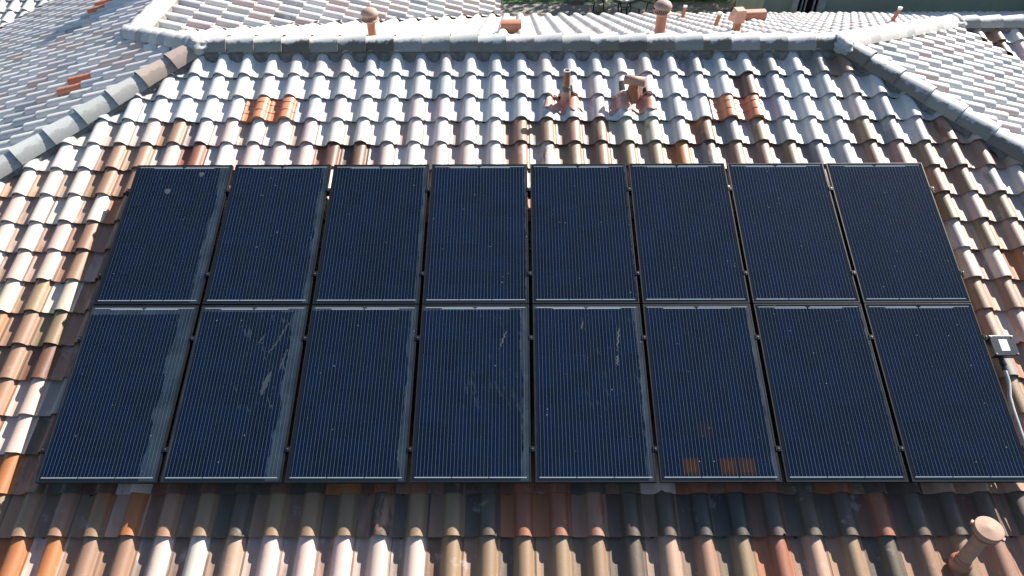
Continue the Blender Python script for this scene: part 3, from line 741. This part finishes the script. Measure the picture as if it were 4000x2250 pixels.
def dormer(x, y, w_, h, label, rot=0):
    p = empty('hooded_vent', N_base(x, y), (0, 0, rot), label=label, cat='roof vent')
    bm = bmesh.new(); n = 14
    for e in (-1, 1): pass
    secs = []
    for xx in (-w_/2, w_/2):
        r = [(xx, .0, -.08), (xx, 0, h*.62)]
        r += [(xx, .11-.11*math.cos(t), h*.62+h*.38*math.sin(t)) for t in [PI*i/10 for i in range(1, 10)]]
        r += [(xx, .22, h*.62), (xx, .22, -.15)]
        secs.append([bm.verts.new(q) for q in r])
    a, b = secs
    for i in range(len(a)-1): bm.faces.new((a[i], a[i+1], b[i+1], b[i]))
    bm.faces.new(a); bm.faces.new(b)
    bmobj('hood', bm, TERRA, p, smooth=True)
    bm = bmesh.new(); box(bm, -w_/2-.02, w_/2+.02, -.02, .24, -.09, -.02); bmobj('flange', bm, TERRA, p)
dormer(-.20, 7.45, .31, .13, 'short orange hooded vent lying crosswise just behind the ridge near the middle')
dormer(4.27, 9.75, .40, .17, 'orange hooded vent lying crosswise at the far edge of the rear slope', .1)

# capped flue in the lower right corner
b0 = S.P(3.46, -.62, .05); p = empty('capped_flue', b0, label='pink painted flue pipe with a flat round cap in the lower right corner', cat='flue pipe')
PINKF = plain('pink_boot', (.38, .17, .11), .6, 0, .3, 10); PINKC = plain('cap_paint', (.40, .26, .195), .75, 0, .2, 14, c2=(.34, .20, .14))
bm = bmesh.new(); lathe(bm, [(.055, -.12), (.055, .49)]); bmobj('pipe', bm, PINKC, p, smooth=True)
bm = bmesh.new(); lathe(bm, [(.10, -.22), (.073, -.10), (.070, -.03), (.078, -.02), (.086, .0), (.084, .03), (.074, .055), (.056, .066)]); bmobj('boot', bm, PINKF, p, smooth=True)
bm = bmesh.new(); lathe(bm, [(.056, .05), (.062, .055), (.063, .085), (.061, .088), (.062, .10), (.056, .105)]); bmobj('collar', bm, PINKF, p, smooth=True)
bm = bmesh.new(); lathe(bm, [(.086, .468), (.098, .470), (.100, .486), (.094, .488), (.094, .505)]); bmobj('cap_ring', bm, PINKF, p, smooth=True)
bm = bmesh.new(); lathe(bm, [(.098, .50), (.103, .502), (.105, .550), (.102, .555), (.098, .5565), (.062, .5570), (.059, .5585), (.030, .5590), (.027, .5605), (0, .561)], n=48)
cp = bmobj('cap', bm, PINKC, p, smooth=True)
bm = bmesh.new()
for a in (2.4, -.7):
    M = Matrix.Rotation(a, 4, 'Z')@Matrix.Translation((.110, 0, .515)); box(bm, -.012, .012, -.016, .016, -.012, .012, M, bev=.003)
bmobj('cap_clip', bm, PALEP, cp)
# junction box and conduit on the right edge of the array
jb = empty('junction_box', rp(4.345, 1.25, -.02), (PITCH, 0, 0), label='black junction box with a blank white sticker at the right edge of the array', cat='junction box')
LID = plain('smoked_glossy_lid', (.045, .05, .057), .32, 0, .2, 4, .05, .0005)
bm = bmesh.new(); box(bm, -.105, .105, -.095, .095, -.07, .0, bev=.006); bmobj('case', bm, BLACKM, jb)
bm = bmesh.new(); box(bm, -.112, .112, -.102, .102, .001, .014, bev=.005); lid = bmobj('lid', bm, LID, jb)
bm = bmesh.new()
for a in (-.095, .095):
    for b in (-.085, .085): tube(bm, [(a, b, .0142), (a, b, .020)], .008, 12)
bmobj('screw', bm, STEEL, jb)
bm = bmesh.new(); box(bm, -.037, .040, -.055, .060, .0144, .0152); bmobj('sticker', bm, plain('white_sticker', (.80, .82, .85), .4, 0, .03), jb)
cd = empty('conduit', rp(4.30, 1.15, -.05), (PITCH, 0, 0), label='grey electrical conduit running down the right edge of the panels', cat='conduit')
bm = bmesh.new(); tube(bm, [(.0, .0, 0), (.0, -.05, 0)], .024, 16); tube(bm, [(.0, -.045, 0), (.005, -.085, 0)], .028, 16)
tube(bm, [(.0, -.09, 0), (.0, -.13, 0)], .021, 16); bmobj('fitting', bm, BLACKM, cd, smooth=True)
pts = [(0, -.12, 0), (0, -.18, 0), (.0, -.24, -.004), (-.012, -.30, -.008), (-.035, -.38, -.01), (-.045, -.50, -.01), (-.05, -.8, -.01), (-.05, -1.25, -.01), (-.05, -1.5, -.03), (-.05, -1.8, -.06)]
bm = bmesh.new(); tube(bm, pts, .0165, 16); bmobj('pipe', bm, CONDUIT, cd, smooth=True)
bm = bmesh.new(); tube(bm, [(-.05, -.82, -.01), (-.05, -.90, -.01)], .021, 16); bmobj('coupling', bm, CONDUIT, cd, smooth=True)

# ------------------------------------------------------------------ beyond the roof
GZ = -2.8
def ground_sheet(name, mat, x0, x1, y0, y1, z, label=None):
    bm = bmesh.new(); bm.faces.new([bm.verts.new(q) for q in ((x0, y0, z), (x1, y0, z), (x1, y1, z), (x0, y1, z))])
    return bmobj(name, bm, mat, None, kind='structure')
GR = NT('grass'); v = GR.obj(); n1 = GR.noise(v, 40, 4, .7); n2 = GR.noise(v, 2.5, 4)
GR.bump(n1, .03, 1.)
GRM = GR.out(GR.mix(GR.ramp(n2, .3, .7), GR.mix(GR.ramp(n1, .35, .65), (.02, .055, .01, 1), (.05, .11, .02, 1)), (.035, .08, .015, 1)), .9)
ground_sheet('ground', GRM, -250, 250, -200, 300, GZ)
PV = NT('pavers'); v = PV.obj(); br = PV.n('ShaderNodeTexBrick'); PV.L(v, br.inputs['Vector'])
br.inputs['Scale'].default_value = 1; br.inputs['Brick Width'].default_value = .19; br.inputs['Row Height'].default_value = .135; br.inputs['Mortar Size'].default_value = .007
br.inputs['Color1'].default_value = (.24, .21, .17, 1); br.inputs['Color2'].default_value = (.33, .30, .25, 1); br.inputs['Mortar'].default_value = (.06, .055, .04, 1)
n = PV.noise(v, 3, 5); PV.bump(br.outputs['Fac'], -.006, .8)
PVM = PV.out(PV.mix(PV.ramp(n, .35, .7, 0., .5), br.outputs['Color'], (.16, .15, .12, 1)), .85)
ground_sheet('patio', PVM, -9, 7.4, 12.0, 17.97, GZ+.02)
bm = bmesh.new(); box(bm, -9, 7.4, 17.975, 18.0, GZ-.1, GZ+.03); bmobj('patio_edge', bm, plain('edge_stone', (.2, .19, .16), .9), None, kind='structure')
LEAF = NT('leaf'); v = LEAF.n('ShaderNodeNewGeometry').outputs['Position']; LEAF.b.inputs['Transmission Weight'].default_value = .0
LEAFM = LEAF.out(LEAF.mix(LEAF.ramp(LEAF.noise(v, 2.5, 3), .35, .65), (.035, .075, .018, 1), (.085, .14, .035, 1)), .5)
BARK = plain('bark', (.12, .09, .065), .9, 0, .4, 6, .9, .01)
def leaf_cloud(c, r, n, size, seed, hollow=.35):
    rng = np.random.default_rng(seed); d = rng.normal(size=(n, 3)); d /= np.linalg.norm(d, axis=1)[:, None]
    rad = (hollow+(1-hollow)*rng.random(n)**.5)
    lump = 1+.22*np.sin(3.1*d[:, 0]*2+seed)*np.sin(2.7*d[:, 1]*2+1.3)+.14*np.sin(7*d[:, 2]+d[:, 0]*5)
    P = np.array(c)+d*np.array(r)*(rad*lump)[:, None]
    a = rng.normal(size=(n, 3)); a /= np.linalg.norm(a, axis=1)[:, None]; b = np.cross(a, rng.normal(size=(n, 3))); b /= np.linalg.norm(b, axis=1)[:, None]
    s_ = size*(.6+.8*rng.random(n))[:, None]
    return np.stack([P-a*s_, P-b*s_*.5, P+a*s_, P+b*s_*.5], 1)
def leaf_obj(name, clouds, parent):
    V = np.concatenate(clouds); n = len(V); me = bpy.data.meshes.new(name)
    me.from_pydata(V.reshape(-1, 3).tolist(), [], np.arange(n*4).reshape(n, 4).tolist()); o = link(name, me, LEAFM, parent); return o
def tree(x, y, h, cr, label, n=9000, seed=1):
    t = empty('tree', (x, y, GZ), label=label, cat='tree')
    bm = bmesh.new(); tube(bm, [(0, 0, -.1), (.05, .02, h*.3), (.0, .1, h*.6)], [.2, .15, .09], 12)
    for k in range(5):
        a = k*1.3; tube(bm, [(.03, .05, h*(.35+.05*k)), (cr*.5*math.cos(a), cr*.5*math.sin(a), h*(.6+.05*k))], [.08, .03], 8)
    bmobj('trunk', bm, BARK, t, smooth=True)
    rng = random.Random(seed)
    cl = [leaf_cloud((cr*.55*math.cos(k*1.1), cr*.55*math.sin(k*1.1), h*.72+rng.uniform(-.15, .2)*h), (cr*.55, cr*.55, cr*.42), n//7, .10, seed+k) for k in range(7)]
    leaf_obj('crown', cl, t); return t
tree(6.2, 21.6, 4.6, 3.3, 'leafy garden tree that shades the patio beyond the rear roof', seed=3)
def bush(x, y, r, label, seed, n=2600):
    b = empty('bush', (x, y, GZ), label=label, cat='bush', group='dark bushes along the patio')
    bm = bmesh.new()
    for k in range(5): tube(bm, [(0, 0, 0), (r*.4*math.cos(k*1.25), r*.4*math.sin(k*1.25), r*.8)], [.02, .008], 6)
    bmobj('stem', bm, BARK, b)
    leaf_obj('foliage', [leaf_cloud((0, 0, r*.75), (r, r, r*.75), n, .035, seed, .5)], b)
bush(4.4, 18.75, .55, 'dark bush at the patio edge behind the thin vent pipe', 31)
bush(5.5, 18.6, .6, 'dark bush between the thin vent pipe and the pergola post', 32)
bush(6.85, 18.0, .7, 'bright leaved bush right of the pergola post', 33)
bush(6.3, 16.7, .35, 'small dark bush at the foot of the green wall', 34)
POST = plain('beige_painted_post', (.40, .38, .27), .6, 0, .15, 6)
for i, (x, y, lb) in enumerate(((1.69, 18.05, 'slim beige pergola post on a stone footing at the lawn edge'), (2.30, 17.2, 'thick beige pergola post left of the patio chair'), (6.05, 17.1, 'beige pergola post behind the square headed roof vent'))):
    p = empty('pergola_post', (x, y, GZ+.02), label=lb, cat='post', group='beige pergola posts')
    bm = bmesh.new(); wd = .075 if i == 0 else .11
    box(bm, -wd, -wd*.35, -wd, wd, 0, 2.3); box(bm, wd*.35, wd, -wd, wd, 0, 2.3); box(bm, -wd*.35, wd*.35, -wd*.8, wd*.8, 0.02, 2.28)
    bmobj('shaft', bm, POST, p)
    bm = bmesh.new(); box(bm, -.20, .20, -.14, .14, -.02, .10, bev=.01); bmobj('footing', bm, plain('footing_stone', (.2, .2, .18), .9), p)
pc = empty('pergola_roof', (4, 17.1, GZ+2.33), label='beige slatted pergola roof above the patio', cat='pergola')
bm = bmesh.new(); box(bm, -3, 3, -.07, .07, -.0, .16); box(bm, -3, 3, -2.57, -2.43, 0, .16); bmobj('beam', bm, POST, pc)
bm = bmesh.new()
for k in range(24): box(bm, -3+k*.255, -2.95+k*.255, -2.9, .5, .161, .28)
bmobj('slat', bm, POST, pc)['kind'] = 'stuff'
# side table and chairs
IRON = plain('black_iron', (.02, .02, .02), .5, .3)
tb = empty('side_table', (2.88, 16.6, GZ+.02), label='small white topped side table with curved black legs on the patio', cat='table')
bm = bmesh.new(); lathe(bm, [(.24, .64), (.26, .645), (.262, .665), (.25, .675), (0, .677)], n=36); bmobj('tabletop', bm, plain('table_white', (.7, .7, .66), .4), tb, smooth=True)
for sx, sy in ((-1, -1), (1, -1), (1, 1), (-1, 1)):
    bm = bmesh.new(); tube(bm, [(.14*sx, .11*sy, .64), (.12*sx, .10*sy, .5), (.07*sx, .07*sy, .36), (.08*sx, .08*sy, .2), (.18*sx, .15*sy, .0)], .013, 8); bmobj('leg', bm, IRON, tb, smooth=True)
bm = bmesh.new(); tube(bm, [(-.07, -.07, .37), (.07, -.07, .37)], .01, 8); tube(bm, [(-.07, .07, .37), (.07, .07, .37)], .01, 8); bmobj('stretcher', bm, IRON, tb)
MESHF = NT('mesh_fabric'); v = MESHF.obj(); ch = MESHF.n('ShaderNodeTexChecker'); MESHF.L(v, ch.inputs[0]); ch.inputs['Scale'].default_value = 60
ch.inputs['Color1'].default_value = (.5, .5, .36, 1); ch.inputs['Color2'].default_value = (.25, .26, .17, 1); MESHM = MESHF.out(ch.outputs[0], .7)
def chair(x, y, rot, label):
    c = empty('patio_chair', (x, y, GZ+.02), (0, 0, rot), label=label, cat='chair', group='dark patio chairs with mesh seats')
    bm = bmesh.new(); box(bm, -.24, .24, -.24, .22, .36, .385, bev=.008); bmobj('seat', bm, MESHM, c)
    bm = bmesh.new(); box(bm, -.22, .22, -.012, .012, 0, .5, Matrix.Translation((0, .25, .42))@Matrix.Rotation(-.25, 4, 'X'), bev=.005); bmobj('backrest', bm, MESHM, c)
    for sx, sy in ((-1, -1), (1, -1), (1, 1), (-1, 1)):
        bm = bmesh.new(); tube(bm, [(.25*sx, .23*sy, .40), (.25*sx, .25*sy, .2), (.27*sx, .30*sy, 0)], .016, 8); bmobj('leg', bm, IRON, c, smooth=True)
    for sx in (-1, 1):
        bm = bmesh.new(); tube(bm, [(.26*sx, -.24, .40), (.27*sx, -.22, .58), (.27*sx, .1, .60), (.25*sx, .27, .62)], .018, 8); bmobj('armrest', bm, IRON, c, smooth=True)
    return c
chair(2.42, 16.95, .5, 'dark framed patio chair with pale mesh seat, beside the thick pergola post')
chair(3.42, 16.8, -.7, 'dark framed patio chair right of the white topped side table')
# green building
GREENW = plain('green_stucco', (.40, .45, .34), .9, 0, .12, 3, .4, .004)
gb = empty('green_building', (12, 19, GZ), label='green stucco building with a white framed window beyond the rear roof', cat='building')
def gbo(o): o.location = (-12, -19, -GZ); return o
bm = bmesh.new()
# front wall in pieces round the window
wx0, wx1, wy = 6.60, 7.14, 14.0
box(bm, 5.81, wx0, wy, wy+.2, GZ, .1); box(bm, wx1, 12.2, wy, wy+.2, GZ, .1); box(bm, wx0, wx1, wy, wy+.2, -.35, .1); box(bm, wx0, wx1, wy, wy+.2, GZ, GZ+.95)
box(bm, 5.81, 6.01, wy+.2, 16.2, GZ, .1); box(bm, 12.202, 24, wy-.3, wy-.1, GZ, 3.4); box(bm, 12.202, 12.4, wy-.1, 20, GZ, 3.4); box(bm, 6.01, 12.2, 16.0, 16.2, GZ, .1)
gbo(bmobj('wall', bm, GREENW, gb))
bm = bmesh.new(); box(bm, 5.6, 12.201, wy-.25, 16.4, .101, .3); box(bm, 12.0, 24.2, wy-.5, 20, 3.401, 3.6); gbo(bmobj('roof', bm, plain('roof_brown', (.25, .18, .14), .8), gb))
bm = bmesh.new()
for a, b in ((wx0-.11, wx0+.02), (wx1-.02, wx1+.13)): box(bm, a, b, wy-.05, wy+.05, GZ+.85, -.25)
box(bm, wx0+.021, wx1-.021, wy-.048, wy+.05, -.37, -.25); box(bm, wx0+.021, wx1-.021, wy-.055, wy+.06, GZ+.85, GZ+.96)
for xx in (.13, .22, .42): box(bm, wx0+xx, wx0+xx+.022, wy+.02, wy+.08, GZ+.961, -.371)
wf = gbo(bmobj('window', bm, plain('window_white', (.60, .62, .55), .5), gb))
bm = bmesh.new(); box(bm, wx0+.021, wx1-.021, wy+.09, wy+.1, GZ+.96, -.37); bmobj('pane', bm, plain('dark_glass', (.01, .012, .012), .06, 0, .1, 3, 0), wf)
